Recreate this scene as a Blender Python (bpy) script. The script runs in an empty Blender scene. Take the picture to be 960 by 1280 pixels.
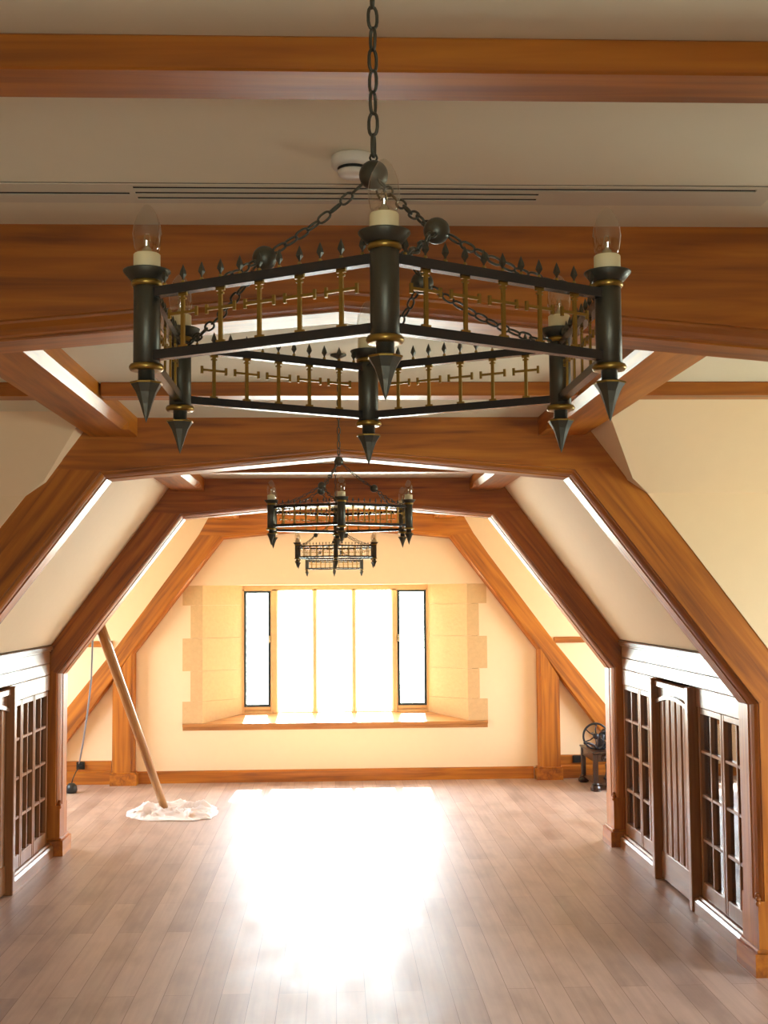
import bpy, bmesh, math, random
from mathutils import Matrix, Vector
random.seed(7)
PI = math.pi
sc = bpy.context.scene
COL = sc.collection

# ------------------------------------------------------------------ camera
def make_camera():
    yaw, pitch, roll = math.radians(2.331), math.radians(3.919), math.radians(-0.45)
    f = Vector((math.sin(yaw)*math.cos(pitch), math.cos(yaw)*math.cos(pitch), math.sin(pitch)))
    r = Vector((math.cos(yaw), -math.sin(yaw), 0)); u = r.cross(f)
    c, s = math.cos(roll), math.sin(roll)
    r2 = c*r + s*u; u2 = -s*r + c*u
    m = Matrix((( r2.x, u2.x, -f.x, 0), (r2.y, u2.y, -f.y, 0), (r2.z, u2.z, -f.z, 2.0), (0, 0, 0, 1)))
    cd = bpy.data.cameras.new('camera'); co = bpy.data.objects.new('camera', cd); COL.objects.link(co)
    co.matrix_world = m
    cd.sensor_fit = 'VERTICAL'; cd.sensor_height = 36; cd.sensor_width = 27
    cd.lens = 1540/1280*36
    cd.clip_start = .05; cd.clip_end = 300
    sc.camera = co
make_camera()

# ------------------------------------------------------------------ world, sun, exposure
SKY = 22.0
SUN = 48.0
EXPOSURE = 0.77
w = bpy.data.worlds.new('sky'); sc.world = w; w.use_nodes = True
nt = w.node_tree; nt.nodes.clear()
wo = nt.nodes.new('ShaderNodeOutputWorld'); bg = nt.nodes.new('ShaderNodeBackground')
tc = nt.nodes.new('ShaderNodeTexCoord'); sx = nt.nodes.new('ShaderNodeSeparateXYZ'); rp = nt.nodes.new('ShaderNodeValToRGB')
mr = nt.nodes.new('ShaderNodeMapRange'); mr.inputs[1].default_value = -.6; mr.inputs[2].default_value = .6
rp.color_ramp.elements[0].position = 0.0; rp.color_ramp.elements[0].color = (.50, .56, .42, 1)
rp.color_ramp.elements[1].position = 1.0; rp.color_ramp.elements[1].color = (.70, .84, 1.0, 1)
e = rp.color_ramp.elements.new(.47); e.color = (.70, .80, .76, 1)
e = rp.color_ramp.elements.new(.55); e.color = (.90, .96, 1, 1)
nt.links.new(tc.outputs['Generated'], sx.inputs[0]); nt.links.new(sx.outputs[2], mr.inputs[0])
nt.links.new(mr.outputs[0], rp.inputs[0]); nt.links.new(rp.outputs[0], bg.inputs[0])
bg.inputs[1].default_value = SKY; nt.links.new(bg.outputs[0], wo.inputs[0])
sun = bpy.data.lights.new('sun', 'SUN'); sun.energy = SUN; sun.angle = math.radians(1.2); sun.color = (1, .95, .86)
so = bpy.data.objects.new('sun', sun); COL.objects.link(so)
so.location = (0, 20, 12); so.rotation_euler = (math.radians(-40), 0, math.radians(-1.5))
sc.view_settings.view_transform = 'Standard'; sc.view_settings.look = 'None'
sc.view_settings.exposure = EXPOSURE; sc.view_settings.gamma = 1; sc.view_settings.use_curve_mapping = False
cy = sc.cycles
cy.max_bounces = 12; cy.diffuse_bounces = 7; cy.glossy_bounces = 5; cy.transmission_bounces = 8; cy.transparent_max_bounces = 24
cy.use_denoising = True; cy.sample_clamp_indirect = 12; cy.caustics_reflective = True; cy.blur_glossy = 1.0; cy.caustics_refractive = False
def portal(name, loc, rot, sx_, sy_):
    l = bpy.data.lights.new(name, 'AREA'); l.shape = 'RECTANGLE'; l.size = sx_; l.size_y = sy_; l.cycles.is_portal = True
    o = bpy.data.objects.new(name, l); COL.objects.link(o); o.location = loc; o.rotation_euler = rot
portal('portal_end_window', (0, 14.25, 1.4), (PI/2, 0, PI), 2.3, 1.5)
portal('portal_back_window', (0, -3.35, 1.45), (PI/2, 0, 0), 1.1, 1.2)
for s in (-1, 1):
    for yy in (4.95, 12.0):
        portal('portal_side_window', (s*4.65, yy-(.2 if s > 0 and yy < 6 else 0), 1.5), (PI/2, 0, s*PI/2), 1.8, 1.2)
# (portal lights point along their local -Z)

# ------------------------------------------------------------------ materials
def new_mat(name):
    m = bpy.data.materials.new(name); m.use_nodes = True
    n = m.node_tree.nodes; n.clear()
    out = n.new('ShaderNodeOutputMaterial'); b = n.new('ShaderNodeBsdfPrincipled')
    m.node_tree.links.new(b.outputs[0], out.inputs[0])
    return m, n, m.node_tree.links, b, out
def plain(name, col, rough=.5, metal=0, bump=0, bscale=60, var=0):
    m, n, L, b, out = new_mat(name)
    b.inputs['Base Color'].default_value = (*col, 1); b.inputs['Roughness'].default_value = rough
    b.inputs['Metallic'].default_value = metal
    if bump or var:
        t = n.new('ShaderNodeTexCoord'); no = n.new('ShaderNodeTexNoise'); no.inputs['Scale'].default_value = bscale
        no.inputs['Detail'].default_value = 5
        L.new(t.outputs['Object'], no.inputs['Vector'])
        if bump:
            bp = n.new('ShaderNodeBump'); bp.inputs['Strength'].default_value = bump; bp.inputs['Distance'].default_value = .01
            L.new(no.outputs['Fac'], bp.inputs['Height']); L.new(bp.outputs[0], b.inputs['Normal'])
        if var:
            mx = n.new('ShaderNodeMix'); mx.data_type = 'RGBA'
            mx.inputs[6].default_value = (*[c*(1-var) for c in col], 1); mx.inputs[7].default_value = (*[min(1, c*(1+var)) for c in col], 1)
            L.new(no.outputs['Fac'], mx.inputs[0]); L.new(mx.outputs[2], b.inputs['Base Color'])
    return m
def wood(name, dark, mid, light, rough=.3, scale=1.0, coat=.0, bump=.08):
    """oak with the grain along the object's local X"""
    m, n, L, b, out = new_mat(name)
    t = n.new('ShaderNodeTexCoord'); mp = n.new('ShaderNodeMapping')
    mp.inputs['Scale'].default_value = (.9*scale, 16*scale, 16*scale)
    L.new(t.outputs['Object'], mp.inputs[0])
    n1 = n.new('ShaderNodeTexNoise'); n1.inputs['Scale'].default_value = 1.6; n1.inputs['Detail'].default_value = 8; n1.inputs['Distortion'].default_value = .6
    L.new(mp.outputs[0], n1.inputs['Vector'])
    mp2 = n.new('ShaderNodeMapping'); mp2.inputs['Scale'].default_value = (.5*scale, 3*scale, 3*scale)
    L.new(t.outputs['Object'], mp2.inputs[0])
    n2 = n.new('ShaderNodeTexNoise'); n2.inputs['Scale'].default_value = 1.3; n2.inputs['Detail'].default_value = 3
    L.new(mp2.outputs[0], n2.inputs['Vector'])
    ad = n.new('ShaderNodeMath'); ad.operation = 'ADD'
    m1 = n.new('ShaderNodeMath'); m1.operation = 'MULTIPLY'; m1.inputs[1].default_value = .55
    m2 = n.new('ShaderNodeMath'); m2.operation = 'MULTIPLY'; m2.inputs[1].default_value = .45
    L.new(n1.outputs['Fac'], m1.inputs[0]); L.new(n2.outputs['Fac'], m2.inputs[0])
    L.new(m1.outputs[0], ad.inputs[0]); L.new(m2.outputs[0], ad.inputs[1])
    r = n.new('ShaderNodeValToRGB'); r.color_ramp.elements[0].position = .36; r.color_ramp.elements[0].color = (*dark, 1)
    r.color_ramp.elements[1].position = .66; r.color_ramp.elements[1].color = (*light, 1)
    ee = r.color_ramp.elements.new(.5); ee.color = (*mid, 1)
    L.new(ad.outputs[0], r.inputs[0]); L.new(r.outputs[0], b.inputs['Base Color'])
    b.inputs['Roughness'].default_value = rough
    b.inputs['Coat Weight'].default_value = coat; b.inputs['Coat Roughness'].default_value = .22
    bp = n.new('ShaderNodeBump'); bp.inputs['Strength'].default_value = bump; bp.inputs['Distance'].default_value = .01
    L.new(n1.outputs['Fac'], bp.inputs['Height']); L.new(bp.outputs[0], b.inputs['Normal'])
    return m
M = {}
M['oak'] = wood('golden_oak', (.20, .052, .002), (.39, .115, .004), (.53, .185, .011), rough=.42, coat=.15)
M['oak_pale'] = wood('pale_oak', (.28, .11, .03), (.42, .18, .05), (.52, .25, .08), rough=.3)
M['oak_dado'] = wood('dado_oak', (.19, .074, .022), (.25, .10, .032), (.32, .14, .05), rough=.28, bump=.01)
M['old_wood'] = wood('dark_stained_wood', (.010, .004, .003), (.030, .010, .006), (.06, .020, .010), rough=.3, scale=4)
M['pole'] = wood('varnished_pole', (.25, .10, .025), (.40, .19, .05), (.55, .30, .10), rough=.3, scale=3)
M['plaster'] = plain('cream_plaster', (.83, .63, .405), .75, bump=.05, bscale=14, var=.02)
M['ceiling'] = plain('cream_ceiling_paint', (.77, .71, .55), .7, bump=.03, bscale=10, var=.02)
M['stone'] = plain('honey_limestone', (.62, .41, .20), .8, bump=.2, bscale=30, var=.12)
M['rail_iron'] = plain('smooth_black_iron', (.05, .045, .045), .24, metal=.6)
M['iron'] = plain('blackened_iron', (.085, .080, .062), .42, metal=.75, bump=.06, bscale=120)
M['gold'] = plain('old_gold', (.34, .215, .05), .34, metal=.9)
M['ivory'] = plain('ivory_candle', (.72, .62, .38), .5)
M['steel'] = plain('dark_window_steel', (.03, .05, .06), .4, metal=.3)
M['brass'] = plain('lamp_cap_brass', (.6, .5, .3), .25, metal=1)
M['white'] = plain('white_plastic', (.75, .72, .64), .3)
M['grille'] = plain('painted_grille', (.62, .57, .46), .4)
M['slot'] = plain('slot_shadow', (.012, .011, .010), .8)
M['cloth'] = plain('white_cotton', (.80, .74, .76), .9, bump=.3, bscale=40)
M['black'] = plain('black_plastic', (.012, .012, .012), .4)
M['cable'] = plain('grey_blue_cable', (.25, .28, .33), .5)
M['cast'] = plain('cast_iron_wheel', (.030, .028, .034), .35, metal=.5)
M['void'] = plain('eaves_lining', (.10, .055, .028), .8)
M['ground'] = plain('render', (.5, .45, .35), .9)

def glass(name, tint, spec_col=(1, 1, 1), rough=0.0, ior=1.5):
    m, n, L, b, out = new_mat(name); n.remove(b)
    tr = n.new('ShaderNodeBsdfTransparent'); tr.inputs[0].default_value = (*tint, 1)
    gl = n.new('ShaderNodeBsdfGlossy'); gl.inputs['Roughness'].default_value = rough; gl.inputs[0].default_value = (*spec_col, 1)
    fr = n.new('ShaderNodeFresnel'); fr.inputs[0].default_value = ior
    ge = n.new('ShaderNodeNewGeometry'); iv = n.new('ShaderNodeMath'); iv.operation = 'SUBTRACT'; iv.inputs[0].default_value = 1
    mu = n.new('ShaderNodeMath'); mu.operation = 'MULTIPLY'; L.new(ge.outputs['Backfacing'], iv.inputs[1]); L.new(iv.outputs[0], mu.inputs[0]); L.new(fr.outputs[0], mu.inputs[1])
    mx = n.new('ShaderNodeMixShader'); L.new(mu.outputs[0], mx.inputs[0]); L.new(tr.outputs[0], mx.inputs[1]); L.new(gl.outputs[0], mx.inputs[2])
    L.new(mx.outputs[0], out.inputs[0]); return m
M['pane'] = glass('window_glass', (.97, .98, .97))
M['screen_glass'] = glass('screen_glass', (.62, .60, .55), rough=.015, ior=3.0)
M['bulb'] = glass('bulb_glass', (.88, .87, .84), rough=.03, ior=2.2)

def floor_mat():
    m, n, L, b, out = new_mat('oak_floorboards')
    t = n.new('ShaderNodeTexCoord'); mp = n.new('ShaderNodeMapping'); mp.inputs['Rotation'].default_value = (0, 0, PI/2)
    L.new(t.outputs['Object'], mp.inputs[0])
    br = n.new('ShaderNodeTexBrick'); br.offset = .37; br.offset_frequency = 2
    br.inputs['Scale'].default_value = 1; br.inputs['Brick Width'].default_value = 1.9; br.inputs['Row Height'].default_value = .145
    br.inputs['Mortar Size'].default_value = .0016; br.inputs['Mortar Smooth'].default_value = .3; br.inputs['Bias'].default_value = 0
    br.inputs['Color1'].default_value = (.25, .25, .25, 1); br.inputs['Color2'].default_value = (.85, .85, .85, 1); br.inputs['Mortar'].default_value = (0, 0, 0, 1)
    L.new(mp.outputs[0], br.inputs['Vector'])
    mg = n.new('ShaderNodeMapping'); mg.inputs['Scale'].default_value = (22, .8, 1); L.new(t.outputs['Object'], mg.inputs[0])
    no = n.new('ShaderNodeTexNoise'); no.inputs['Scale'].default_value = 1.4; no.inputs['Detail'].default_value = 7; no.inputs['Distortion'].default_value = .4
    L.new(mg.outputs[0], no.inputs['Vector'])
    ms = n.new('ShaderNodeMapping'); ms.inputs['Scale'].default_value = (3.2, 1.2, 1); L.new(t.outputs['Object'], ms.inputs[0])
    n3 = n.new('ShaderNodeTexNoise'); n3.inputs['Scale'].default_value = 1.8; n3.inputs['Detail'].default_value = 4
    L.new(ms.outputs[0], n3.inputs['Vector'])
    a = n.new('ShaderNodeMix'); a.data_type = 'FLOAT'; a.inputs[0].default_value = .5
    L.new(br.outputs['Color'], a.inputs[2]); L.new(no.outputs['Fac'], a.inputs[3])
    r = n.new('ShaderNodeValToRGB'); r.color_ramp.elements[0].position = .22; r.color_ramp.elements[0].color = (.27, .170, .132, 1)
    r.color_ramp.elements[1].position = .75; r.color_ramp.elements[1].color = (.50, .355, .285, 1)
    L.new(a.outputs[0], r.inputs[0])
    mu = n.new('ShaderNodeMix'); mu.data_type = 'RGBA'; mu.blend_type = 'MULTIPLY'; mu.inputs[0].default_value = 1
    r2 = n.new('ShaderNodeValToRGB'); r2.color_ramp.elements[0].position = .33; r2.color_ramp.elements[0].color = (.74, .70, .68, 1)
    r2.color_ramp.elements[1].position = .55; r2.color_ramp.elements[1].color = (1, 1, 1, 1)
    L.new(n3.outputs['Fac'], r2.inputs[0]); L.new(r.outputs[0], mu.inputs[6]); L.new(r2.outputs[0], mu.inputs[7])
    mm = n.new('ShaderNodeMix'); mm.data_type = 'RGBA'; mm.inputs[7].default_value = (.12, .05, .022, 1)
    L.new(br.outputs['Fac'], mm.inputs[0]); L.new(mu.outputs[2], mm.inputs[6]); L.new(mm.outputs[2], b.inputs['Base Color'])
    rr = n.new('ShaderNodeMapRange'); rr.inputs[3].default_value = .34; rr.inputs[4].default_value = .62
    L.new(n3.outputs['Fac'], rr.inputs[0]); L.new(rr.outputs[0], b.inputs['Roughness'])
    b.inputs['Specular IOR Level'].default_value = .85; b.inputs['Coat Weight'].default_value = .25; b.inputs['Coat Roughness'].default_value = .46; b.inputs['Coat IOR'].default_value = 1.6
    bp = n.new('ShaderNodeBump'); bp.inputs['Strength'].default_value = .12; bp.inputs['Distance'].default_value = .004
    L.new(no.outputs['Fac'], bp.inputs['Height']); L.new(bp.outputs[0], b.inputs['Normal'])
    return m
M['floor'] = floor_mat()

# ------------------------------------------------------------------ helpers
def empty(name, loc=(0, 0, 0), rz=0):
    o = bpy.data.objects.new(name, None); COL.objects.link(o); o.location = loc; o.rotation_euler = (0, 0, rz); o.empty_display_size = .05
    return o
def tag(o, label=None, cat=None, group=None, kind=None):
    if label: o['label'] = label
    if cat: o['category'] = cat
    if group: o['group'] = group
    if kind: o['kind'] = kind
    return o
def finish(name, bm, mats, parent=None, axis=None, smooth=False, org=None):
    """bm in world coordinates (or parent's when the parent is an Empty built at the origin frame)"""
    bmesh.ops.recalc_face_normals(bm, faces=bm.faces)
    for f in bm.faces: f.smooth = smooth
    if org is None:
        lo = Vector([min(v.co[i] for v in bm.verts) for i in range(3)]); hi = Vector([max(v.co[i] for v in bm.verts) for i in range(3)])
        org = (lo+hi)/2; org.z = lo.z
    org = Vector(org)
    T = Matrix.Translation(org)
    if axis is not None:
        X = Vector(axis).normalized(); ref = Vector((0, 0, 1)) if abs(X.z) < .9 else Vector((0, 1, 0))
        Y = ref.cross(X).normalized(); Z = X.cross(Y)
        T = T @ Matrix((X, Y, Z)).transposed().to_4x4()
    bmesh.ops.transform(bm, matrix=T.inverted(), verts=bm.verts)
    me = bpy.data.meshes.new(name); bm.to_mesh(me); bm.free()
    for m in (mats if isinstance(mats, (list, tuple)) else [mats]): me.materials.append(m)
    o = bpy.data.objects.new(name, me); COL.objects.link(o)
    if parent is not None:
        o.parent = parent
        base = parent.matrix_basis
        p = parent.parent
        while p is not None: base = p.matrix_basis @ base; p = p.parent
        o.matrix_basis = base.inverted() @ T
    else: o.matrix_basis = T
    return o
def box(bm, x0, x1, y0, y1, z0, z1, bev=0, mi=0):
    vs = [bm.verts.new((x, y, z)) for x in (x0, x1) for y in (y0, y1) for z in (z0, z1)]
    fs = [bm.faces.new([vs[i] for i in q]) for q in ((0, 1, 3, 2), (4, 6, 7, 5), (0, 4, 5, 1), (2, 3, 7, 6), (0, 2, 6, 4), (1, 5, 7, 3))]
    for f in fs: f.material_index = mi
    if bev:
        es = set(e for f in fs for e in f.edges)
        bmesh.ops.bevel(bm, geom=list(es), offset=bev, segments=1, affect='EDGES')
def prism(bm, poly, axis, a0, a1, mi=0):
    """poly: 2-D outline; axis 'y': (x,z) extruded in y; 'x': (y,z) in x; 'z': (x,y) in z"""
    def P(p, a):
        return {'y': (p[0], a, p[1]), 'x': (a, p[0], p[1]), 'z': (p[0], p[1], a)}[axis]
    A = [bm.verts.new(P(p, a0)) for p in poly]; B = [bm.verts.new(P(p, a1)) for p in poly]
    n = len(poly); fs = [bm.faces.new(A), bm.faces.new(B[::-1])]
    for i in range(n): fs.append(bm.faces.new((A[i], B[i], B[(i+1) % n], A[(i+1) % n])))
    for f in fs: f.material_index = mi
    return A, B
def slab(bm, pts, off):
    """polygon in 3-D given thickness by the offset vector"""
    A = [bm.verts.new(p) for p in pts]; B = [bm.verts.new(Vector(p)+Vector(off)) for p in pts]
    n = len(pts); bm.faces.new(A); bm.faces.new(B[::-1])
    for i in range(n): bm.faces.new((A[i], B[i], B[(i+1) % n], A[(i+1) % n]))
def lathe(bm, prof, seg=20, c=(0, 0, 0), mi=0, rot=0, M4=None):
    rings = []
    for r, z in prof:
        if r < 1e-6: rings.append([bm.verts.new((c[0], c[1], c[2]+z))])
        else: rings.append([bm.verts.new((c[0]+r*math.cos(rot+2*PI*i/seg), c[1]+r*math.sin(rot+2*PI*i/seg), c[2]+z)) for i in range(seg)])
    for a, b in zip(rings, rings[1:]):
        for i in range(seg):
            j = (i+1) % seg
            if len(a) == 1 and len(b) == 1: continue
            if len(a) == 1: f = bm.faces.new((a[0], b[i], b[j]))
            elif len(b) == 1: f = bm.faces.new((a[i], a[j], b[0]))
            else: f = bm.faces.new((a[i], a[j], b[j], b[i]))
            f.material_index = mi
    for R in (rings[0], rings[-1]):
        if len(R) > 2:
            f = bm.faces.new(R); f.material_index = mi
    if M4 is not None:
        bmesh.ops.transform(bm, matrix=M4, verts=[v for R in rings for v in R])
def tube(bm, pts, r, seg=8, mi=0, closed=False, r2=None):
    pts = [Vector(p) for p in pts]; n = len(pts); rings = []
    up = None
    for i, p in enumerate(pts):
        a = pts[(i-1) % n] if (i > 0 or closed) else pts[i]; b = pts[(i+1) % n] if (i < n-1 or closed) else pts[i]
        d = (b-a).normalized()
        if up is None: up = Vector((0, 0, 1)) if abs(d.z) < .9 else Vector((1, 0, 0))
        s = d.cross(up).normalized(); up = s.cross(d).normalized()
        rad = r if r2 is None else r+(r2-r)*i/(n-1)
        rings.append([bm.verts.new(p+rad*(math.cos(2*PI*k/seg)*s+math.sin(2*PI*k/seg)*up)) for k in range(seg)])
    m = n if closed else n-1
    for i in range(m):
        a, b = rings[i], rings[(i+1) % n]
        for k in range(seg):
            f = bm.faces.new((a[k], a[(k+1) % seg], b[(k+1) % seg], b[k])); f.material_index = mi
    if not closed:
        for R in (rings[0], rings[-1]): bm.faces.new(R).material_index = mi
def ball(bm, c, r, seg=20, mi=0):
    k = 12
    lathe(bm, [(r*math.sin(PI*i/k), -r*math.cos(PI*i/k)) for i in range(k+1)], seg, c, mi)
def link(bm, c, d, side, ln, wd, wire, n=14):
    """one oval chain link centred at c, long axis d, wide axis side"""
    pts = []
    for i in range(n):
        a = 2*PI*i/n; ca, sa = math.cos(a), math.sin(a)
        pts.append(c + d*(ln/2-wire)*math.copysign(abs(ca)**.8, ca) + side*(wd/2-wire)*math.copysign(abs(sa)**.8, sa))
    tube(bm, pts, wire, 5, closed=True)
def chain(bm, p0, p1, sag, ln, wd, wire, twist=0.0):
    p0, p1 = Vector(p0), Vector(p1); L = (p1-p0).length; pitch = ln-2.4*wire
    n = max(2, round(L/pitch)); 
    def at(t): return p0.lerp(p1, t) - Vector((0, 0, sag*4*t*(1-t)))
    for i in range(n):
        t0, t1 = i/n, (i+1)/n; a, b = at(t0), at(t1); d = (b-a).normalized()
        ref = Vector((0, 0, 1)) if abs(d.z) < .9 else Vector((1, 0, 0))
        s = d.cross(ref).normalized(); u = s.cross(d)
        ang = (i % 2)*PI/2 + twist*i + .3
        link(bm, (a+b)/2, d, s*math.cos(ang)+u*math.sin(ang), ln*L/n/pitch if False else L/n+2.4*wire, wd, wire)
def copy_tree(o, parent=None):
    c = o.copy(); COL.objects.link(c)
    if parent is not None: c.parent = parent
    for ch in list(o.children): copy_tree(ch, c)
    return c
def struct(name, bm, m, parent=None, axis=None, **k):
    o = finish(name, bm, m, parent, axis, **k)
    if parent is None: o['kind'] = 'structure'
    return o

# ------------------------------------------------------------------ levels
ZC = 2.952          # flat ceiling
CX = .03            # centre line of the hall
def zs(x): return 2.885-1.353*(x-1.342)      # nave roof slope, x measured from the centre line
XS = 1.342-(ZC-2.885)/1.353                  # where the slope meets the ceiling

# ------------------------------------------------------------------ floor, ceiling, walls
b = bmesh.new(); box(b, -4.6, 4.6, -3.3, 14.0, -.12, 0); struct('floor', b, M['floor'], org=(0, 0, 0))
b = bmesh.new(); box(b, -4.6, 4.6, -3.3, 14.2, ZC, ZC+.12); struct('ceiling', b, M['ceiling'])

# roof slopes beside the middle bay; the outline of the second truss bounds the dormer walls
JOG = (1.541, 2.611)
BRACE_OUT = [(1.645, 2.54), (1.86, 2.262), (2.43, 1.50)]
def slope(name, s, ytop):
    b = bmesh.new()
    yj = ytop+(6.495-ytop)*(ZC-JOG[1])/(ZC-2.54)
    P = [(CX+s*XS, ytop, ZC), (CX+s*JOG[0], yj, zs(JOG[0])), (CX+s*1.55, 6.80, zs(1.55)), (CX+s*2.262, 6.80, zs(2.262)), (CX+s*2.262, 9.87, zs(2.262)), (CX+s*XS, 9.87, ZC)]
    slab(b, P, (s*.012, 0, .009)); struct(name, b, M['plaster'])
slope('ceiling_slope_right', 1, 5.92); slope('ceiling_slope_left', -1, 6.28)
for s, nm, ytop in ((1, 'right', 5.92), (-1, 'left', 6.28)):
    b = bmesh.new()
    slab(b, [(CX+s*XS, ytop, ZC), (s*4.5, ytop, ZC), (s*4.5, 6.495, 2.54), (CX+s*1.645, 6.495, 2.54), (CX+s*JOG[0], ytop+(6.495-ytop)*(ZC-JOG[1])/(ZC-2.54), JOG[1])], (0, .11, 0))
    struct('ceiling_slope_%s_dormer' % nm, b, M['plaster'])
    b = bmesh.new()
    prism(b, [(CX+s*x, z) for x, z in BRACE_OUT] + [(CX+s*2.43, 0), (s*4.5, 0), (s*4.5, 2.54)], 'y', 6.504, 6.60)
    struct('wall_%s_dormer' % nm, b, M['plaster'])
for s, nm in ((-1, 'left'), (1, 'right')):
    b = bmesh.new(); x0, x1 = sorted((CX+s*2.445, s*4.5)); box(b, x0, x1, 10.07, 10.14, 0, ZC)
    prism(b, [(CX+s*1.36, ZC), (CX+s*2.445, ZC), (CX+s*2.445, 1.50)] + [(CX+s*x, z) for x, z in BRACE_OUT[1::-1]] + [(CX+s*JOG[0], JOG[1]), (CX+s*1.50, 2.69)], 'y', 10.07, 10.14)
    struct('wall_%s_return' % nm, b, M['plaster'])
    # outer walls with dormer windows
    b = bmesh.new(); x0, x1 = sorted((s*4.5, s*4.62))
    ys = [-3.3, 3.7, 5.7, 11.1, 12.9, 14.0] if s > 0 else [-3.3, 4.9, 5.2, 11.1, 12.9, 14.0]
    for i in range(5):
        if i in (1, 3):
            box(b, x0, x1, ys[i], ys[i+1], 0, .95); box(b, x0, x1, ys[i], ys[i+1], 2.05, ZC)
        else: box(b, x0, x1, ys[i], ys[i+1], 0, ZC)
    struct('wall_%s' % nm, b, M['plaster'])
b = bmesh.new()
for x0, x1, z0, z1 in ((-4.6, -.46, 0, ZC), (.46, 4.6, 0, ZC), (-.46, .46, 0, .9), (-.46, .46, 2.0, ZC)): box(b, x0, x1, -3.3, -3.18, z0, z1)
struct('wall_back', b, M['plaster'])

# end wall with the window opening
WY = 13.6
b = bmesh.new()
for x0, x1, z0, z1 in ((-4.6, -1.56, 0, ZC), (1.58, 4.6, 0, ZC), (-1.56, 1.58, 0, .60), (-1.56, 1.58, 2.135, ZC)): box(b, x0, x1, WY, 14.0, z0, z1)
struct('wall_end', b, M['plaster'])

# baseboards
b = bmesh.new(); prism(b, [(WY, 0), (WY-.03, 0), (WY-.03, .115), (WY-.015, .13), (WY, .13)], 'x', -2.16, 2.17); struct('baseboard_end', b, M['oak'], axis=(1, 0, 0))
for s, nm in ((-1, 'left'), (1, 'right')):
    x0, x1 = sorted((s*2.42, s*4.5))
    b = bmesh.new(); prism(b, [(WY, 0), (WY-.045, 0), (WY-.045, .125), (WY-.03, .14), (WY-.02, .14), (WY-.02, .245), (WY, .25)], 'x', x0, x1)
    struct('baseboard_end_%s' % nm, b, M['oak'], axis=(1, 0, 0))
    b = bmesh.new(); box(b, x0, x1, WY-.03, WY, 1.475, 1.54, .004); struct('trim_%d' % (1 if s < 0 else 2), b, M['oak'], axis=(1, 0, 0))

# ------------------------------------------------------------------ end window
win = empty('window_1', (0.01, 13.9, .62)); tag(win, kind='structure')
rows = [(2.135, 1.916, 1), (1.916, 1.559, 0), (1.559, 1.202, 1), (1.202, .874, 0), (.874, .60, 1)]
for s in (-1, 1):
    fx = 1.452
    for z1, z0, lg in rows:
        b = bmesh.new(); ox = fx+(.217 if lg else .13)
        prism(b, [(.01+s*fx, WY-.004), (.01+s*1.045, 13.95), (.01+s*1.045, 14.02), (.01+s*ox, 14.02), (.01+s*ox, WY-.004)], 'z', z0+.0012, z1-.0012)
        finish('stone_quoin', b, M['stone'], win)
    b = bmesh.new()
    prism(b, [(.01+s*(fx+.02), WY+.006), (.01+s*1.06, 13.955), (.01+s*1.06, 14.02), (.01+s*1.5, 14.02), (.01+s*1.5, WY+.006)], 'z', .60, 2.135)
    finish('mortar', b, M['plaster'], win)
b = bmesh.new(); prism(b, [(WY-.03, .600), (WY-.03, .632), (13.95, .705), (14.03, .705), (14.03, .56), (WY-.004, .56), (WY-.004, .600)], 'x', -1.655, 1.675)
finish('window_sill', b, M['oak_pale'], win, axis=(1, 0, 0))
WYG = 13.98
lights = [(-1.017, -.721), (-.632, -.254), (-.192, .187), (.249, .638), (.71, 1.036)]
edges = [-1.075] + [v for l in lights for v in l] + [1.095]
for i in range(0, len(edges), 2):
    x0, x1 = edges[i], edges[i+1]
    b = bmesh.new(); c = .016
    if 0 < i < 10: poly = [(x0+c, 13.95), (x1-c, 13.95), (x1, 13.972), (x1, 14.06), (x0, 14.06), (x0, 13.972)]
    else: poly = [(x0, 13.95), (x1, 13.95), (x1, 14.06), (x0, 14.06)]
    prism(b, poly, 'z', .70, 2.09); finish('mullion', b, M['stone'], win)
b = bmesh.new(); box(b, -1.08, 1.1, 13.95, 14.06, 2.073, 2.15); finish('window_head', b, M['stone'], win)
b = bmesh.new(); prism(b, [(13.952, .69), (13.952, .715), (13.99, .745), (14.06, .745), (14.06, .69)], 'x', -1.08, 1.1); finish('stone_sill', b, M['stone'], win)
for i, (x0, x1) in enumerate(lights):
    z0, z1 = .742, 2.075
    if i in (0, 4):
        t = .028; z0 = .775
        b = bmesh.new()
        for q in ((x0, x0+t, z0, z1), (x1-t, x1, z0, z1), (x0+t, x1-t, z0, z0+t), (x0+t, x1-t, z1-t, z1)): box(b, q[0], q[1], WYG-.012, WYG+.02, q[2], q[3], .003)
        cas = finish('casement', b, M['steel'], win)
        b = bmesh.new(); box(b, x0, x1, 13.965, 14.05, .742, .775); finish('casement_stool', b, M['stone'], win)
        b = bmesh.new(); hx = x1-t/2 if i == 0 else x0+t/2; sg = -1 if i == 0 else 1
        box(b, hx-.012, hx+.012, WYG-.03, WYG-.012, 1.49, 1.57, .003)
        tube(b, [(hx, WYG-.035, 1.525), (hx+sg*.05, WYG-.045, 1.522), (hx+sg*.10, WYG-.045, 1.53), (hx+sg*.125, WYG-.045, 1.53)], .007, 6)
        finish('casement_handle', b, M['brass'], cas)
    b = bmesh.new(); box(b, x0, x1, WYG, WYG+.006, z0, z1); finish('window_pane', b, M['pane'], win)
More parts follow.
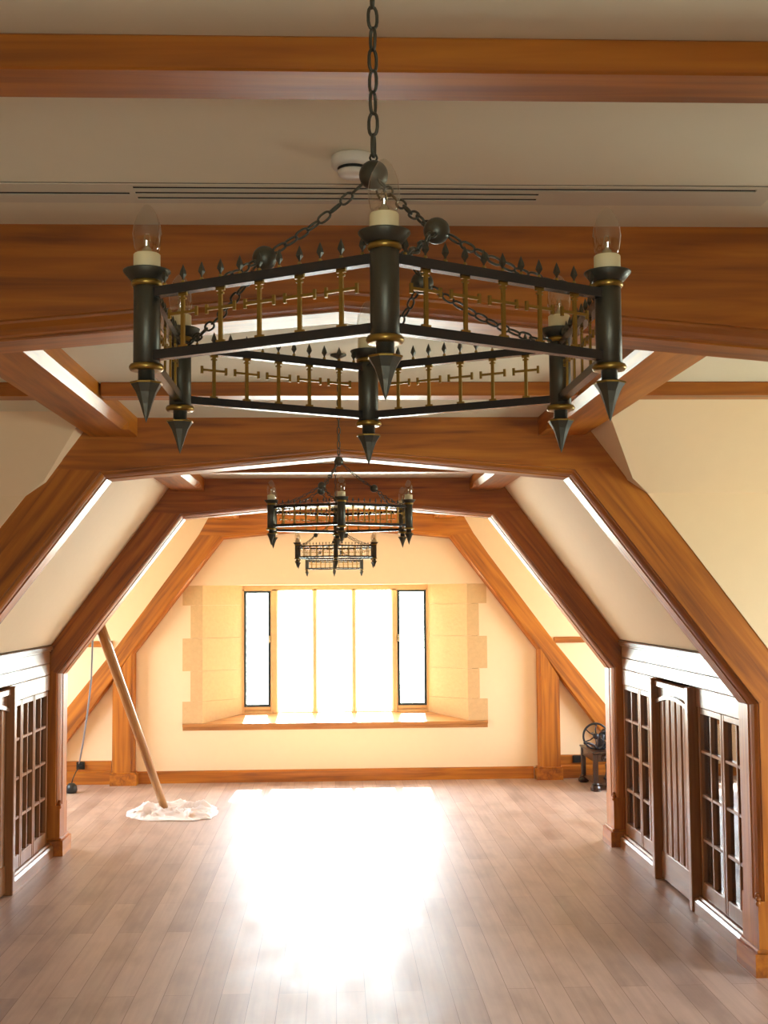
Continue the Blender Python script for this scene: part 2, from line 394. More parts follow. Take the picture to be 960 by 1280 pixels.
# simple dormer and back windows (behind and beside the camera)
k = 2
def side_window(s, y0, y1):
    global k
    wn = empty('window_%d' % k, (s*4.56, (y0+y1)/2, .95)); tag(wn, kind='structure'); k += 1
    b = bmesh.new(); x0, x1 = s*4.56-.04, s*4.56+.04
    for a0, a1, c0, c1 in ((y0, y0+.07, .95, 2.05), (y1-.07, y1, .95, 2.05), (y0+.07, y1-.07, .95, 1.02), (y0+.07, y1-.07, 1.98, 2.05), ((y0+y1)/2-.035, (y0+y1)/2+.035, 1.02, 1.98)): box(b, x0, x1, a0, a1, c0, c1)
    finish('window_frame', b, M['oak'], wn)
    b = bmesh.new(); box(b, s*4.56-.003, s*4.56+.003, y0+.07, y1-.07, 1.02, 1.98); finish('window_pane', b, M['pane'], wn)
for s in (-1, 1):
    side_window(s, *((3.7, 5.7) if s > 0 else (4.9, 5.2))); side_window(s, 11.1, 12.9)
wn = empty('window_%d' % k, (0, -3.24, .9)); tag(wn, kind='structure')
b = bmesh.new()
for i in range(3): box(b, -.46+i*.42, -.46+i*.42+.08, -3.28, -3.2, .9, 2.0)
finish('mullion', b, M['stone'], wn)

# ------------------------------------------------------------------ trusses
HW, KZ, HX, HZ, AZ = 2.185, 1.405, 1.240, 2.635, 2.748
def opening(d):
    """inner outline of the arch moved outwards by d: knee, corner, mid, apex"""
    bx, bz = HX-HW, HZ-KZ; L = math.hypot(bx, bz); nx, nz = bz/L, -bx/L            # outward normal of the brace soffit
    k = (HW+d, KZ+(d-nx*d)/nz*1.0) if False else (HW+d, KZ+(d*(1-nx))/nz)
    cxn, czn = (0-HX), (AZ-HZ); Lc = math.hypot(cxn, czn); mx, mz = czn/Lc, -cxn/Lc   # normal of the collar soffit (up and out)
    # corner: intersection of the two shifted lines
    det = nx*mz-nz*mx; c1 = nx*HX+nz*HZ+d; c2 = mx*HX+mz*HZ+d
    q = ((c1*mz-nz*c2)/det, (nx*c2-c1*mx)/det)
    return k, q, (0, AZ+d/mz)
def layers(Y0, Y1):
    return [(Y0, .036), (Y0+.012, .034), (Y0+.013, .027), (Y0+.030, .016), (Y0+.055, .008), (Y0+.085, .005), (Y0+.0855, 0), (Y1-.025, 0), (Y1, .022)]
def timber(name, outline, Y0, Y1, axis, parent, mat):
    """outline(d) -> (x,z) polygon whose inner edges move with the moulding depth d"""
    b = bmesh.new(); R = []
    for y, d in layers(Y0, Y1): R.append([b.verts.new((x, y, z)) for x, z in outline(d)])
    n = len(R[0])
    for a, c in zip(R, R[1:]):
        for i in range(n): b.faces.new((a[i], a[(i+1) % n], c[(i+1) % n], c[i]))
    b.faces.new(R[0]); b.faces.new(R[-1][::-1])
    return finish(name, b, mat, parent, axis=axis)
def truss(Y0, Y1, label, end=False):
    t = empty('arched_truss', (CX, (Y0+Y1)/2, 0)); tag(t, label, 'roof truss', 'oak roof trusses')
    J = (1.50, 2.685); sl = (HZ-KZ)/(HW-HX)
    def collar(d):
        k, q, a = opening(d)
        return [(CX-q[0], q[1]), (CX, a[1]), (CX+q[0], q[1]), (CX+J[0], J[1]), (CX+1.352, ZC), (CX-1.352, ZC), (CX-J[0], J[1])]
    timber('collar_beam', collar, Y0, Y1, (1, 0, 0), t, M['oak'])
    for s in (-1, 1):
        def X(x): return CX+s*x
        if end:
            low = [(HW+.86, KZ-.86*sl), (3.34, KZ-.86*sl), (zs_inv(1.5), 1.5), (zs_inv(2.45), 2.45), (1.56, 2.60)]
            ko = (2.42, KZ-(2.42-HW)*sl)
        else:
            low = BRACE_OUT[::-1] + [JOG]; ko = BRACE_OUT[-1]
        def brace(d):
            k, q, a = opening(d); return [(X(q[0]), q[1]), (X(k[0]), k[1])] + [(X(x), z) for x, z in low] + [(X(J[0]), J[1])]
        timber('brace', brace, Y0, Y1, (s*(HW-HX), 0, KZ-HZ), t, M['oak'])
        z0 = 0 if end else .385
        def post(d):
            k, q, a = opening(d); return [(X(k[0]), z0), (X(k[0]), k[1]), (X(ko[0]), ko[1]), (X(ko[0]), z0)]
        p = timber('post', post, Y0, Y1, (0, 0, 1), t, M['oak'])
        if not end:
            b = bmesh.new(); x0, x1 = sorted((X(HW), X(2.43))); box(b, x0, x1, Y0, Y1, 0, .385)
            finish('post_foot', b, M['oak'], t, axis=(0, 0, 1))
            b = bmesh.new()
            for zz, yy, xx in ((.372, .010, .004), (.392, .020, .008), (.410, .035, .010)): ball(b, (X(HW+xx), Y0+yy, zz), .015, 10)
            finish('chamfer_stop', b, M['oak'], p, smooth=True)
        b = bmesh.new(); x0, x1 = sorted((X(HW-.030), X(2.44))); ya, yb = Y0-.025, (Y1+.025 if not end else Y1)
        box(b, x0, x1, ya, yb, 0, .118)
        x2, x3 = sorted((X(HW-.015), X(2.435))); box(b, x2, x3, ya+.013, yb-.013 if not end else yb, .118, .138, .004)
        finish('plinth', b, M['oak'], t, axis=(0, 1, 0))
    return t
def zs_inv(z): return 1.342+(2.885-z)/1.353
truss(3.11, 3.36, 'wide oak truss closest to the camera, collar behind the largest chandelier')
truss(6.51, 6.77, 'oak arched truss framing the hall, second from the camera, beside the ribbed door')
truss(9.87, 10.13, 'oak arched truss with the mop pole behind its left post')
truss(13.46, 13.595, 'oak truss set against the end wall around the window', end=True)

# purlins and ceiling beams
def purlin(s, y0, y1, label, xi=1.065):
    xo = 1.31
    b = bmesh.new()
    def ring(y, c): return [(CX+s*(xi+c), y, 2.852), (CX+s*xi, y, 2.852+c), (CX+s*xi, y, ZC), (CX+s*xo, y, ZC), (CX+s*xo, y, 2.852)]
    st = [(y0, .001), (y0+.22, .001), (y0+.26, .034), (y1-.30, .034), (y1-.26, .001), (y1, .001)]
    R = [[b.verts.new(p) for p in ring(y, c)] for y, c in st]
    for a, c in zip(R, R[1:]):
        for i in range(5): b.faces.new((a[i], a[(i+1) % 5], c[(i+1) % 5], c[i]))
    b.faces.new(R[0]); b.faces.new(R[-1][::-1])
    return tag(finish('purlin', b, M['oak'], axis=(0, 1, 0)), label, 'beam', 'purlins under the ceiling edges')
for s, nm in ((-1, 'left'), (1, 'right')):
    purlin(s, 3.361, 6.509, 'long oak purlin with lit chamfer on the %s, ending at the second truss' % nm)
    purlin(s, 6.771, 9.869, 'oak purlin on the %s between the second and third trusses, above the glazed screens' % nm)
    purlin(s, 10.131, 13.459, 'far oak purlin on the %s meeting the end wall truss' % nm)
def cross_beam(y, label, x0=-1.025, x1=1.095):
    b = bmesh.new(); box(b, x0, x1, y, y+.125, 2.890, ZC, .004)
    return tag(finish('ceiling_beam', b, M['oak'], axis=(1, 0, 0)), label, 'beam', 'slim beams across the ceiling')
cross_beam(2.036, 'slim oak ceiling beam nearest the camera, above the smoke detector', -4.5, 4.5)
cross_beam(5.42, 'slim oak ceiling beam across the dormer bay behind the largest chandelier')
for s, nm in ((-1, 'left'), (1, 'right')):
    x0, x1 = sorted((CX+s*1.312, s*4.5))
    cross_beam(5.42, 'slim oak ceiling beam over the %s dormer wall, outside the purlin' % nm, x0, x1)
cross_beam(8.79, 'slim oak ceiling beam seen above the second chandelier')

# ------------------------------------------------------------------ dado: glazed screens, boards, doors
def dado(s):
    nm = 'right' if s > 0 else 'left'
    X = lambda x: CX+s*x                     # x from the centre line, growing outwards
    def bx(b, xa, xb, *r, **k):
        a0, a1 = sorted((X(xa), X(xb))); box(b, a0, a1, *r, **k)
    FX = 2.27
    Ya, Yb = 6.80, 9.84
    if s > 0:
        units = [(6.82, 7.32), (7.33, 7.80), (8.82, 9.31), (9.32, 9.83)]; dr = (7.90, 8.74)
        where = ['beside the second truss', 'just nearer than the ribbed door', 'just beyond the ribbed door', 'against the third truss']
    else:
        units = [(6.83, 7.24), (7.25, 7.66), (8.65, 9.00), (9.01, 9.37), (9.38, 9.80)]; dr = (7.74, 8.58)
        where = ['beside the second truss', 'before the door', 'next to the door post', 'in the middle of the far three', 'against the third truss by the mop']
    for (y0, y1), wh in zip(units, where):
        t = empty('glazed_screen', (X(FX), (y0+y1)/2, .10)); tag(t, 'oak framed small paned glazed screen on the %s, %s' % (nm, wh), 'glazed screen', 'glazed screens along the side walls')
        b = bmesh.new(); st = .032
        bx(b, FX, FX+.05, y0, y0+st, .105, 1.285, bev=.004); bx(b, FX, FX+.05, y1-st, y1, .105, 1.285, bev=.004)
        bx(b, FX+.002, FX+.048, y0+st, y1-st, .105, .20, bev=.004); bx(b, FX+.002, FX+.048, y0+st, y1-st, 1.245, 1.285, bev=.004)
        finish('frame', b, M['oak_dado'], t, axis=(0, 0, 1))
        b = bmesh.new(); ym = (y0+y1)/2
        bx(b, FX+.004, FX+.044, ym-.013, ym+.013, .20, 1.245, bev=.004)
        for z in (.46, .735, 1.01): bx(b, FX+.006, FX+.044, y0+st, y1-st, z-.011, z+.011, bev=.004)
        finish('glazing_bars', b, M['oak_dado'], t, axis=(0, 0, 1))
        b = bmesh.new(); bx(b, FX+.026, FX+.030, y0+st-.004, y1-st+.004, .196, 1.249); finish('glass', b, M['screen_glass'], t)
    # boards over the screens with the moulded cornice
    t = empty('dado_boarding', (X(FX), (Ya+Yb)/2, 1.285)); tag(t, 'varnished oak boards with a dentil cornice above the %s hand screens' % nm, 'panelling')
    zz = [1.285, 1.408, 1.498, 1.587]
    for i in range(3):
        b = bmesh.new()
        if i == 0:
            bx(b, FX-.004, FX+.04, Ya, dr[0]-.067, zz[0], zz[1]-.002, bev=.004); finish('board', b, M['oak_dado'], t, axis=(0, 1, 0)); b = bmesh.new(); bx(b, FX-.004, FX+.04, dr[1]+.067, Yb, zz[0], zz[1]-.002, bev=.004)
        else: bx(b, FX-.004, FX+.04, Ya, Yb, zz[i], zz[i+1]-.002, bev=.004)
        finish('board', b, M['oak_dado'], t, axis=(0, 1, 0))
    b = bmesh.new(); prism(b, [(X(FX+.03), 1.587), (X(FX-.012), 1.587), (X(FX-.012), 1.595), (X(FX-.02), 1.60), (X(FX-.02), 1.628), (X(FX-.035), 1.636), (X(FX+.03), 1.636)], 'y', Ya, Yb)
    n = 150
    for i in range(n):
        y = Ya+(Yb-Ya)*(i+.25)/n; bx(b, FX-.028, FX-.019, y, y+(Yb-Ya)/n*.5, 1.601, 1.627)
    finish('cornice', b, M['oak_dado'], t, axis=(0, 1, 0))
    # skirting
    for j, (y0, y1) in enumerate(((Ya, dr[0]-.07), (dr[1]+.07, Yb))):
        b = bmesh.new(); prism(b, [(X(FX+.04), 0), (X(FX-.045), 0), (X(FX-.045), .072), (X(FX-.032), .088), (X(FX-.018), .090), (X(FX-.012), .102), (X(FX+.04), .104)], 'y', y0, y1)
        struct('baseboard_%s_%s' % (nm, 'near' if j == 0 else 'far'), b, M['oak_dado'], axis=(0, 1, 0))
    # ribbed door
    d = empty('door_%d' % (1 if s > 0 else 2), (X(FX), sum(dr)/2, 0)); tag(d, kind='structure')
    y0, y1 = dr; W = y1-y0
    def arch(y): return 1.285-.05*((y-(y0+y1)/2)/(W/2))**2
    b = bmesh.new(); nb = 6
    for i in range(nb):
        a0 = y0+W*i/nb+.004; a1 = y0+W*(i+1)/nb-.004; am = (a0+a1)/2; q = (a1-a0)*.26
        # each board is a half round rib
        prof = [(a0, 0), (a0, .012), (a0+q*.6, .030), (am, .036), (a1-q*.6, .030), (a1, .012), (a1, 0)]
        A = [b.verts.new((X(FX+.03-h), y, .205)) for y, h in prof]; B = [b.verts.new((X(FX+.03-h), y, arch(y)-.004)) for y, h in prof]
        m = len(prof); b.faces.new(A); b.faces.new(B[::-1])
        for j in range(m): b.faces.new((A[j], B[j], B[(j+1) % m], A[(j+1) % m]))
    finish('ribbed_boards', b, M['oak_dado'], d, axis=(0, 0, 1))
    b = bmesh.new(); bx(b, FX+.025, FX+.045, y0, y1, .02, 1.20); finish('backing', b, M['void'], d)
    b = bmesh.new(); bx(b, FX-.008, FX+.04, y0+.002, y1-.002, .016, .205, bev=.005); finish('kick_board', b, M['oak_dado'], d, axis=(0, 1, 0))
    b = bmesh.new(); N = 16
    ys_ = [y0+W*i/N for i in range(N+1)]
    outline = [(y, arch(y)) for y in ys_] + [(y1, 1.345), (y0, 1.345)]
    a0, a1 = sorted((X(FX-.006), X(FX+.04))); prism(b, outline, 'x', a0, a1)
    outline2 = [(y, arch(y)-.004) for y in ys_] + [(y, arch(y)+.022) for y in ys_[::-1]]
    a0, a1 = sorted((X(FX-.022), X(FX-.006))); prism(b, outline2, 'x', a0, a1)
    finish('arched_head', b, M['oak_dado'], d, axis=(0, 1, 0))
    for a0, a1 in ((y0-.065, y0), (y1, y1+.065)):
        b = bmesh.new(); bx(b, FX-.055, FX+.04, a0, a1, 0, 1.405, bev=.006); finish('door_post', b, M['oak_dado'], d, axis=(0, 0, 1))
    b = bmesh.new(); bx(b, FX-.03, FX+.04, y0, y1, 1.347, 1.39, bev=.005); finish('lintel', b, M['oak_dado'], d, axis=(0, 1, 0))
    # lining behind the glass
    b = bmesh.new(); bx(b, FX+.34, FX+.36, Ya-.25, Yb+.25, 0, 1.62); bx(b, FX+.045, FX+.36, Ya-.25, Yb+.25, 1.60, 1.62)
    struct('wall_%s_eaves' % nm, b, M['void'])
dado(1); dado(-1)

# ------------------------------------------------------------------ chandeliers
R6 = .300; ZB, ZR, ZT = .167, .063, 0.0       # drip pan, lower collar, spike tip above the base
def build_chandelier(rot):
    """built about the origin, base (spike tips) at z=0"""
    ch = empty('chandelier', (0, 0, 0))
    P = []
    for k6 in range(6):
        a = -PI/2-k6*PI/3+rot; P.append(Vector((R6*math.cos(a), R6*math.sin(a), 0)))
    for p in P:
        b = bmesh.new()
        lathe(b, [(.0093, ZR-.017), (.0093, ZR-.004), (.0148, ZR-.002), (.0148, ZB-.012), (.011, ZB-.009), (.011, ZB-.002)], 20, p)
        post = finish('post', b, M['iron'], ch, smooth=False, org=p+Vector((0, 0, ZR-.022)))
        for f in post.data.polygons: f.use_smooth = abs(f.normal.z) < .5
        b = bmesh.new()
        lathe(b, [(.012, ZB-.009), (.0185, ZB-.0065), (.0265, ZB+.003), (.0265, ZB+.0045), (.022, ZB+.0045), (.014, ZB-.001)], 24, p); finish('drip_pan', b, M['iron'], post, smooth=True)
        for zc, rr in ((ZB-.0105, .0175), (ZR-.001, .0192)):
            b = bmesh.new(); lathe(b, [(.0135, zc-.0035), (rr-.0015, zc-.0035), (rr, zc-.001), (rr, zc+.001), (rr-.0015, zc+.0035), (.0135, zc+.0035)], 24, p)
            finish('collar', b, M['gold'], post, smooth=True)
        b = bmesh.new(); lathe(b, [(.0135, ZB-.001), (.0150, ZB), (.0150, ZB+.0225), (.0142, ZB+.0235), (.010, ZB+.0235)], 24, p)
        cs = finish('candle_sleeve', b, M['ivory'], post)
        for f in cs.data.polygons: f.use_smooth = abs(f.normal.z) < .5
        b = bmesh.new(); zb = ZB+.0225
        lathe(b, [(.0112, zb), (.0142, zb+.007), (.0160, zb+.017), (.0164, zb+.024), (.0150, zb+.034), (.0118, zb+.044), (.0075, zb+.052), (.0035, zb+.0565), (0, zb+.058)], 20, p)
        bulb = finish('bulb', b, M['bulb'], post, smooth=True)
        b = bmesh.new(); lathe(b, [(.0055, zb-.002), (.0055, zb+.007), (.003, zb+.009), (.002, zb+.016), (0, zb+.017)], 10, p, 0)
        tube(b, [p+Vector((-.004, 0, zb+.014)), p+Vector((-.002, 0, zb+.024)), p+Vector((.002, 0, zb+.024)), p+Vector((.004, 0, zb+.014))], .0004, 4)
        finish('bulb_stem', b, M['brass'], post, smooth=True)
        b = bmesh.new(); zt = ZR-.0155
        lathe(b, [(.0098, zt), (.0178, zt-.0025), (.0178, zt-.004), (.0118, zt-.0135), (.0070, zt-.026), (.0030, zt-.039), (0, 0)], 8, p, 0, PI/8)
        sp = finish('spike', b, M['iron'], post)
        b = bmesh.new(); lathe(b, [(.017, zt-.0018), (.0186, zt-.0026), (.0186, zt-.0040), (.017, zt-.0046)], 8, p, 0, PI/8); finish('spike_rim', b, M['gold'], post)
    # rails, crosses, spearheads
    cb = bmesh.new()
    zt_, zb_ = .1405, .0795               # cross between the rails
    zm = zt_-(zt_-zb_)*.36; w_ = .0022; hl = .0165; t_ = .0014
    def bar(x0, x1, z0, z1): box(cb, x0, x1, -t_, t_, z0, z1)
    bar(-w_, w_, zb_, zt_); bar(-hl, -w_, zm-.0016, zm+.0016); bar(w_, hl, zm-.0016, zm+.0016)
    bar(-hl-.0032, -hl, zm-.0052, zm+.0052); bar(hl, hl+.0032, zm-.0052, zm+.0052)
    bar(-.0055, -w_, zt_-.0035, zt_); bar(w_, .0055, zt_-.0035, zt_); bar(-.0055, -w_, zb_, zb_+.0035); bar(w_, .0055, zb_, zb_+.0035)
    bar(-.0042, -w_, zt_-.0075, zt_-.0055); bar(w_, .0042, zt_-.0075, zt_-.0055)
    cme = bpy.data.meshes.new('cross_baluster'); bmesh.ops.recalc_face_normals(cb, faces=cb.faces); cb.to_mesh(cme); cb.free(); cme.materials.append(M['gold'])
    sb = bmesh.new()
    lathe(sb, [(.0012, 0), (.0022, .001), (.0022, .003), (.0012, .0042)], 6, (0, 0, 0), 1)
    lathe(sb, [(.001, .004), (.0012, .006), (.0040, .0105), (.0030, .0145), (0, .022)], 4, (0, 0, 0), 0)
    sme = bpy.data.meshes.new('spearhead'); bmesh.ops.recalc_face_normals(sb, faces=sb.faces); sb.to_mesh(sme); sb.free(); sme.materials.append(M['iron']); sme.materials.append(M['gold'])
    for k6 in range(6):
        p, q = P[k6], P[(k6+1) % 6]; d = (q-p).normalized(); yaw = math.atan2(d.y, d.x); L = (q-p).length; mid = (p+q)/2
        for zc in (.1455, .0745):
            b = bmesh.new(); box(b, -L/2+.010, L/2-.010, -.0055, .0055, zc-.0053, zc+.0053)
            bmesh.ops.transform(b, matrix=Matrix.Translation(mid) @ Matrix.Rotation(yaw, 4, 'Z'), verts=b.verts)
            finish('rail', b, M['rail_iron'], ch)
        for i in range(1, 6):
            o = bpy.data.objects.new('cross_baluster', cme); COL.objects.link(o); o.parent = ch; o.location = p.lerp(q, i/6); o.rotation_euler = (0, 0, yaw)
        for i in range(1, 12):
            o = bpy.data.objects.new('spearhead', sme); COL.objects.link(o); o.parent = ch; o.location = p.lerp(q, i/12)+Vector((0, 0, .1508)); o.rotation_euler = (0, 0, yaw+PI/4)
    # hub, balls and chains
    ZH = .335
    hub = Vector((0, 0, ZH)); b = bmesh.new(); ball(b, hub, .0185, 24)
    tube(b, [hub+Vector((.0045*math.sin(i*PI/4), 0, .022+.0055*math.cos(i*PI/4))) for i in range(8)], .0015, 6, closed=True)
    finish('hub_ball', b, M['iron'], ch, smooth=True)
    b = bmesh.new(); chain(b, hub+Vector((0, 0, .024)), (0, 0, ZC-2.194-.012), 0, .033, .0165, .0023, twist=.16); finish('hanging_chain', b, M['iron'], ch, smooth=True)
    b = bmesh.new(); ztop = ZC-2.194; lathe(b, [(.004, ztop-.02), (.010, ztop-.016), (.032, ztop-.006), (.032, ztop-.0005)], 20); finish('ceiling_rose', b, M['iron'], ch, smooth=True)
    for i, (a, k0, k1) in enumerate(((PI, 1, 2), (-PI/3, 5, 0), (PI/3, 3, 4))):
        a += rot; c = Vector((.137*math.cos(a), .137*math.sin(a), .228)); d = (hub-c).normalized()
        b = bmesh.new(); ball(b, c, .0155, 20); finish('chain_ball', b, M['iron'], ch, smooth=True)
        b = bmesh.new(); chain(b, hub-d*.017, c+d*.015, .006, .021, .013, .0016, twist=.1); finish('arm_chain', b, M['iron'], ch, smooth=True)
        for kk in (k0, k1):
            e_ = P[kk]*.955+Vector((0, 0, .150)); d2 = (e_-c).normalized()
            b = bmesh.new(); chain(b, c+d2*.014, e_, .010, .021, .013, .0016, twist=.07); finish('arm_chain', b, M['iron'], ch, smooth=True)
    return ch
spots = [((.052, 1.517), 0.0, 'largest black iron hexagonal chandelier with six clear candle bulbs, closest to the camera'),
         ((.020, 4.80), PI/3+.025, 'black iron hexagonal chandelier second in the line, hung before the second truss'),
         ((.011, 8.45), 0.0, 'small looking black iron chandelier third in the line, below the second one'),
         ((.001, 11.8), 0.0, 'farthest black iron chandelier, just above the end window')]
proto = build_chandelier(0.0)
chs = [proto] + [copy_tree(proto) for _ in spots[1:]]
for o, ((x, y), rz, lab) in zip(chs, spots):
    o.location = (x, y, 2.194); o.rotation_euler = (0, 0, rz); tag(o, lab, 'chandelier', 'iron chandeliers down the hall')

# ------------------------------------------------------------------ ceiling fittings
det = empty('smoke_detector', (.045, 2.615, ZC-.045)); tag(det, 'white round smoke detector on the ceiling behind the chandelier chain', 'smoke detector')
b = bmesh.new(); lathe(b, [(.046, ZC-.0005), (.047, ZC-.004), (.047, ZC-.020), (.044, ZC-.024), (.036, ZC-.026)], 32, (.045, 2.615, 0)); finish('base', b, M['white'], det, smooth=True)
b = bmesh.new(); lathe(b, [(.034, ZC-.026), (.032, ZC-.0275), (.032, ZC-.031), (.034, ZC-.0325)], 32, (.045, 2.615, 0)); finish('vent_slot', b, M['slot'], det, smooth=True)
b = bmesh.new(); lathe(b, [(.034, ZC-.0325), (.032, ZC-.040), (.026, ZC-.0435), (.010, ZC-.045), (0, ZC-.045)], 32, (.045, 2.615, 0)); finish('sensor_cap', b, M['white'], det, smooth=True)
gr = empty('slot_diffuser', (0, 2.86, ZC)); tag(gr, 'long cream linear air grille with dark slots across the ceiling', 'air grille')
b = bmesh.new(); box(b, -1.03, 1.05, 2.790, 2.925, ZC-.0015, ZC); finish('backing', b, M['slot'], gr)
b = bmesh.new()
zt0, zt1 = ZC-.0040, ZC-.0015
def gbar(x0, x1, y0, y1): box(b, x0, x1, y0, y1, zt0, zt1)
gbar(-1.03, 1.05, 2.790, 2.806); gbar(-1.03, 1.05, 2.908, 2.925); gbar(1.0, 1.05, 2.806, 2.908)
# left part: one dark slot; middle: three; right: one dark, two closed
gbar(-1.03, -.475, 2.806, 2.848); gbar(-1.03, -.475, 2.866, 2.908)
gbar(-.475, -.462, 2.806, 2.908)
gbar(-.462, 1.0, 2.823, 2.843)
gbar(-.462, .49, 2.860, 2.880); gbar(-.462, .49, 2.897, 2.908)
gbar(.49, 1.0, 2.843, 2.908)
finish('face_plate', b, M['grille'], gr, axis=(1, 0, 0))

# ------------------------------------------------------------------ mop, cable, sockets
mop = empty('floor_mop', (-1.60, 11.75, 0)); tag(mop, 'thick wooden pole mop with a crumpled white cotton head, leaning at left', 'mop')
b = bmesh.new(); p0, p1 = Vector((-1.600, 11.76, .05)), Vector((-1.93, 10.225, 1.80))
tube(b, [p0.lerp(p1, i/8) for i in range(9)], .036, 14, r2=.044)
finish('handle', b, M['pole'], mop, axis=p1-p0, smooth=True)
def cloth():
    from mathutils import noise
    b = bmesh.new(); NX, NY = 96, 72; G = []
    for j in range(NY+1):
        row = []
        for i in range(NX+1):
            u, v = i/NX*2-1, j/NY*2-1
            e = 1-.14*noise.noise(Vector((u*2.2, v*2.2, 3)))
            # superellipse outline, right end pulled to a corner
            k_ = max(abs(u), abs(v)); th = math.atan2(v, u); rr = k_*e
            x = -1.52+.42*rr*math.copysign(abs(math.cos(th))**.75, math.cos(th))*(1.02 if u > 0 else .98)
            y = 11.70+.40*rr*math.copysign(abs(math.sin(th))**.75, math.sin(th))-.06*u*(1 if v < 0 else -.3)
            edge = 1-k_**6
            rd = (1-abs(noise.noise(Vector((u*1.7+.8*v+4, v*3.4-.5*u, 7)))))**5; rd2 = (1-abs(noise.noise(Vector((u*3.5-v, v*5+u, 2)))))**6
            z = .006+edge*(.008+.036*rd**2+.024*rd2**1.5+.026*math.exp(-((v+.55+.12*math.sin(u*4))/.10)**2)+.045*math.exp(-((v-.40-.1*math.sin(u*5+1))/.11)**2))
            row.append(b.verts.new((x, y, max(.010, z))))
        G.append(row)
    for j in range(NY):
        for i in range(NX): b.faces.new((G[j][i], G[j][i+1], G[j+1][i+1], G[j+1][i]))
    bd = [e for e in b.edges if e.is_boundary]
    ex = bmesh.ops.extrude_edge_only(b, edges=bd)
    for v in ex['geom']:
        if isinstance(v, bmesh.types.BMVert): v.co.z = .001
    return b
finish('mop_head', cloth(), M['cloth'], mop, smooth=True)
b = bmesh.new(); tube(b, [(-1.97, 10.20, 1.80), (-1.99, 10.28, 1.66), (-2.14, 11.0, 1.28), (-2.33, 11.8, .91), (-2.55, 12.7, .53), (-2.70, 13.3, .29), (-2.75, 13.50, .235)], .008, 8)
tag(finish('cable', b, M['cable'], smooth=True), 'thin grey blue cable hanging from the left brace down to the black socket', 'cable')
b = bmesh.new(); box(b, -2.79, -2.70, WY-.035, WY-.020, .165, .245, .004)
sk = tag(finish('socket', b, M['black']), 'black double socket on the left end of the low wall rail', 'socket')
b = bmesh.new(); box(b, -2.775, -2.715, WY-.075, WY-.035, .185, .228, .008); finish('plug', b, M['black'], sk)
b = bmesh.new(); box(b, 2.60, 2.715, WY-.035, WY-.020, .165, .245, .004)
sk = tag(finish('socket', b, M['black']), 'black wall socket beside the old wheeled machine', 'socket')
b = bmesh.new(); box(b, 2.612, 2.703, WY-.039, WY-.035, .177, .233, .002); finish('face_plate', b, M['black'], sk)
b = bmesh.new(); lathe(b, [(.02, 0), (.05, .004), (.06, .03), (.052, .075), (.03, .10), (0, .105)], 16, (-2.72, 13.0, 0))
ad = tag(finish('power_adapter', b, M['black'], smooth=True), 'black rounded power block on the floor under the left socket', 'power adapter')
b = bmesh.new(); tube(b, [(-2.72, 13.0, .10), (-2.75, 13.2, .12), (-2.76, 13.40, .16), (-2.76, 13.53, .185)], .006, 6); finish('lead', b, M['black'], ad, smooth=True)

# ------------------------------------------------------------------ old wheeled machine on its stand
mc = empty('flywheel_machine', (2.86, 12.95, 0)); tag(mc, 'antique iron hand machine with spoked flywheel on a dark carved wooden stand', 'antique machine')
x0, x1, y0, y1 = 2.635, 3.10, 12.62, 13.28
b = bmesh.new(); box(b, x0-.012, x1+.012, y0-.012, y1+.012, .375, .395, .006); finish('stand_top', b, M['old_wood'], mc, axis=(1, 0, 0))
b = bmesh.new(); box(b, x0+.03, x1-.03, y0+.012, y0+.03, .295, .375)
for i in range(3):
    lathe(b, [(.030, -.004), (.034, 0), (.026, .008), (.018, .006), (.008, .012), (0, .012)], 14, M4=Matrix.Translation((x0+.115+i*.11, y0+.012, .335)) @ Matrix.Rotation(PI/2, 4, 'X'))
finish('carved_apron', b, M['old_wood'], mc, axis=(1, 0, 0))
for ya_ in (y1-.03,):
    b = bmesh.new(); box(b, x0+.03, x1-.03, ya_, ya_+.018, .295, .375); finish('apron', b, M['old_wood'], mc, axis=(1, 0, 0))
for xa_ in (x0+.008, x1-.026):
    b = bmesh.new(); box(b, xa_, xa_+.018, y0+.03, y1-.03, .295, .375); finish('apron', b, M['old_wood'], mc, axis=(0, 1, 0))
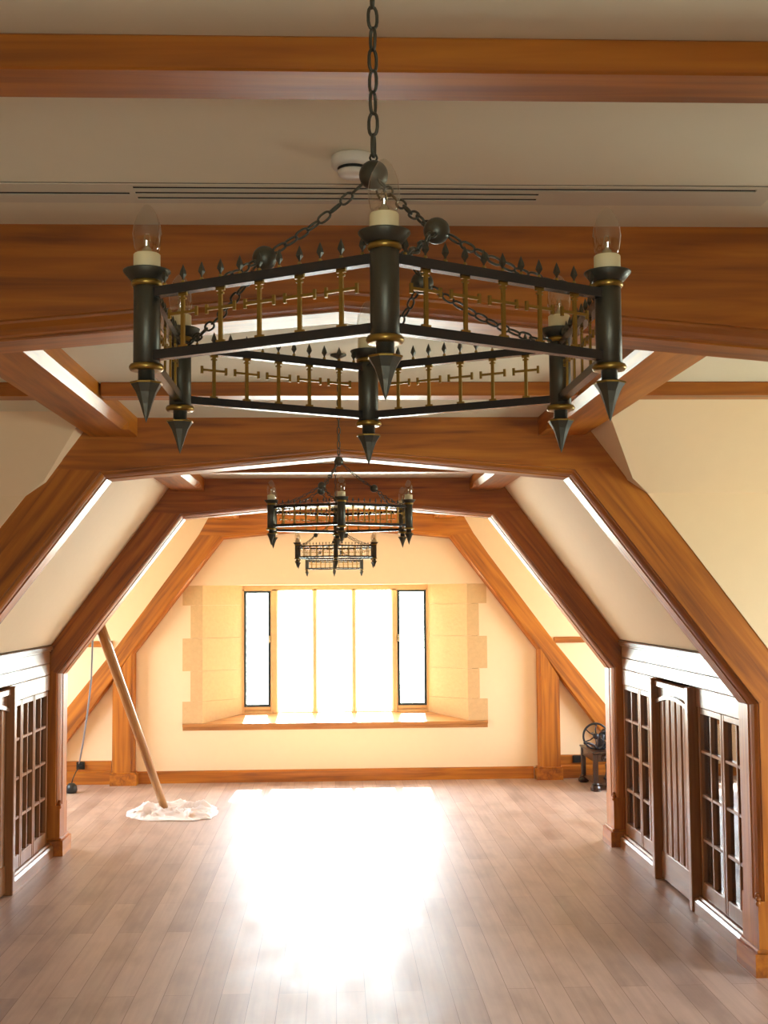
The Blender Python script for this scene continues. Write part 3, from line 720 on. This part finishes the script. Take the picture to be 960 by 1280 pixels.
for lx in (x0, x1):
    for ly in (y0, y1):
        b = bmesh.new(); cx_ = lx+(.022 if lx == x0 else -.022); cy_ = ly+(.022 if ly == y0 else -.022)
        lathe(b, [(.040, 0), (.056, .012), (.058, .035), (.046, .055), (.034, .062), (.040, .070), (.034, .080)], 14, (cx_, cy_, 0))
        box(b, cx_-.024, cx_+.024, cy_-.024, cy_+.024, .078, .375, .004); finish('leg', b, M['old_wood'], mc, axis=(0, 0, 1))
b = bmesh.new(); box(b, x0+.02, x1-.02, y0+.03, y1-.03, .055, .075, .004); finish('shelf', b, M['old_wood'], mc)
b = bmesh.new(); lathe(b, [(.07, .076), (.075, .09), (.06, .10), (.05, .16), (.058, .22), (.04, .25), (.03, .30), (0, .31)], 16, (2.88, 12.95, 0)); finish('weight', b, M['cast'], mc, smooth=True)
# wheel faces the camera
wc = Vector((2.70, 12.80, .538)); rw = .130
b = bmesh.new()
tube(b, [wc+Vector((rw*math.cos(2*PI*i/40), 0, rw*math.sin(2*PI*i/40))) for i in range(40)], .011, 8, closed=True)
for i in range(6):
    a = 2*PI*i/6+.45
    tube(b, [wc+Vector((.02*math.cos(a), 0, .02*math.sin(a))), wc+Vector((.070*math.cos(a+.12), 0, .070*math.sin(a+.12))), wc+Vector((rw*math.cos(a), 0, rw*math.sin(a)))], .008, 6, r2=.006)
lathe(b, [(.012, -.03), (.03, -.025), (.032, .02), (.02, .035)], 16, M4=Matrix.Translation(wc) @ Matrix.Rotation(PI/2, 4, 'X'))
finish('flywheel', b, M['cast'], mc, smooth=True)
b = bmesh.new(); lathe(b, [(.10, 0), (.10, .015), (.07, .03), (.05, .06), (.045, .12), (.06, .16), (.055, .20), (.03, .215), (0, .218)], 20, (2.90, 13.0, .395))
tube(b, [wc, wc+Vector((.02, .25, 0))], .016, 10)
lathe(b, [(.05, -.05), (.062, -.04), (.062, .04), (.05, .05)], 18, M4=Matrix.Translation((2.84, 12.92, .545)) @ Matrix.Rotation(PI/2, 4, 'X'))
box(b, 2.73, 2.80, 12.84, 12.90, .395, .55, .006)
finish('machine_body', b, M['cast'], mc, smooth=True)
b = bmesh.new(); tube(b, [(2.74, 12.84, .405), (2.70, 12.78, .42), (2.665, 12.74, .455), (2.61, 12.72, .478), (2.575, 12.72, .480)], .012, 8)
ball(b, (2.57, 12.72, .480), .017, 10); finish('crank_handle', b, M['cast'], mc, smooth=True)
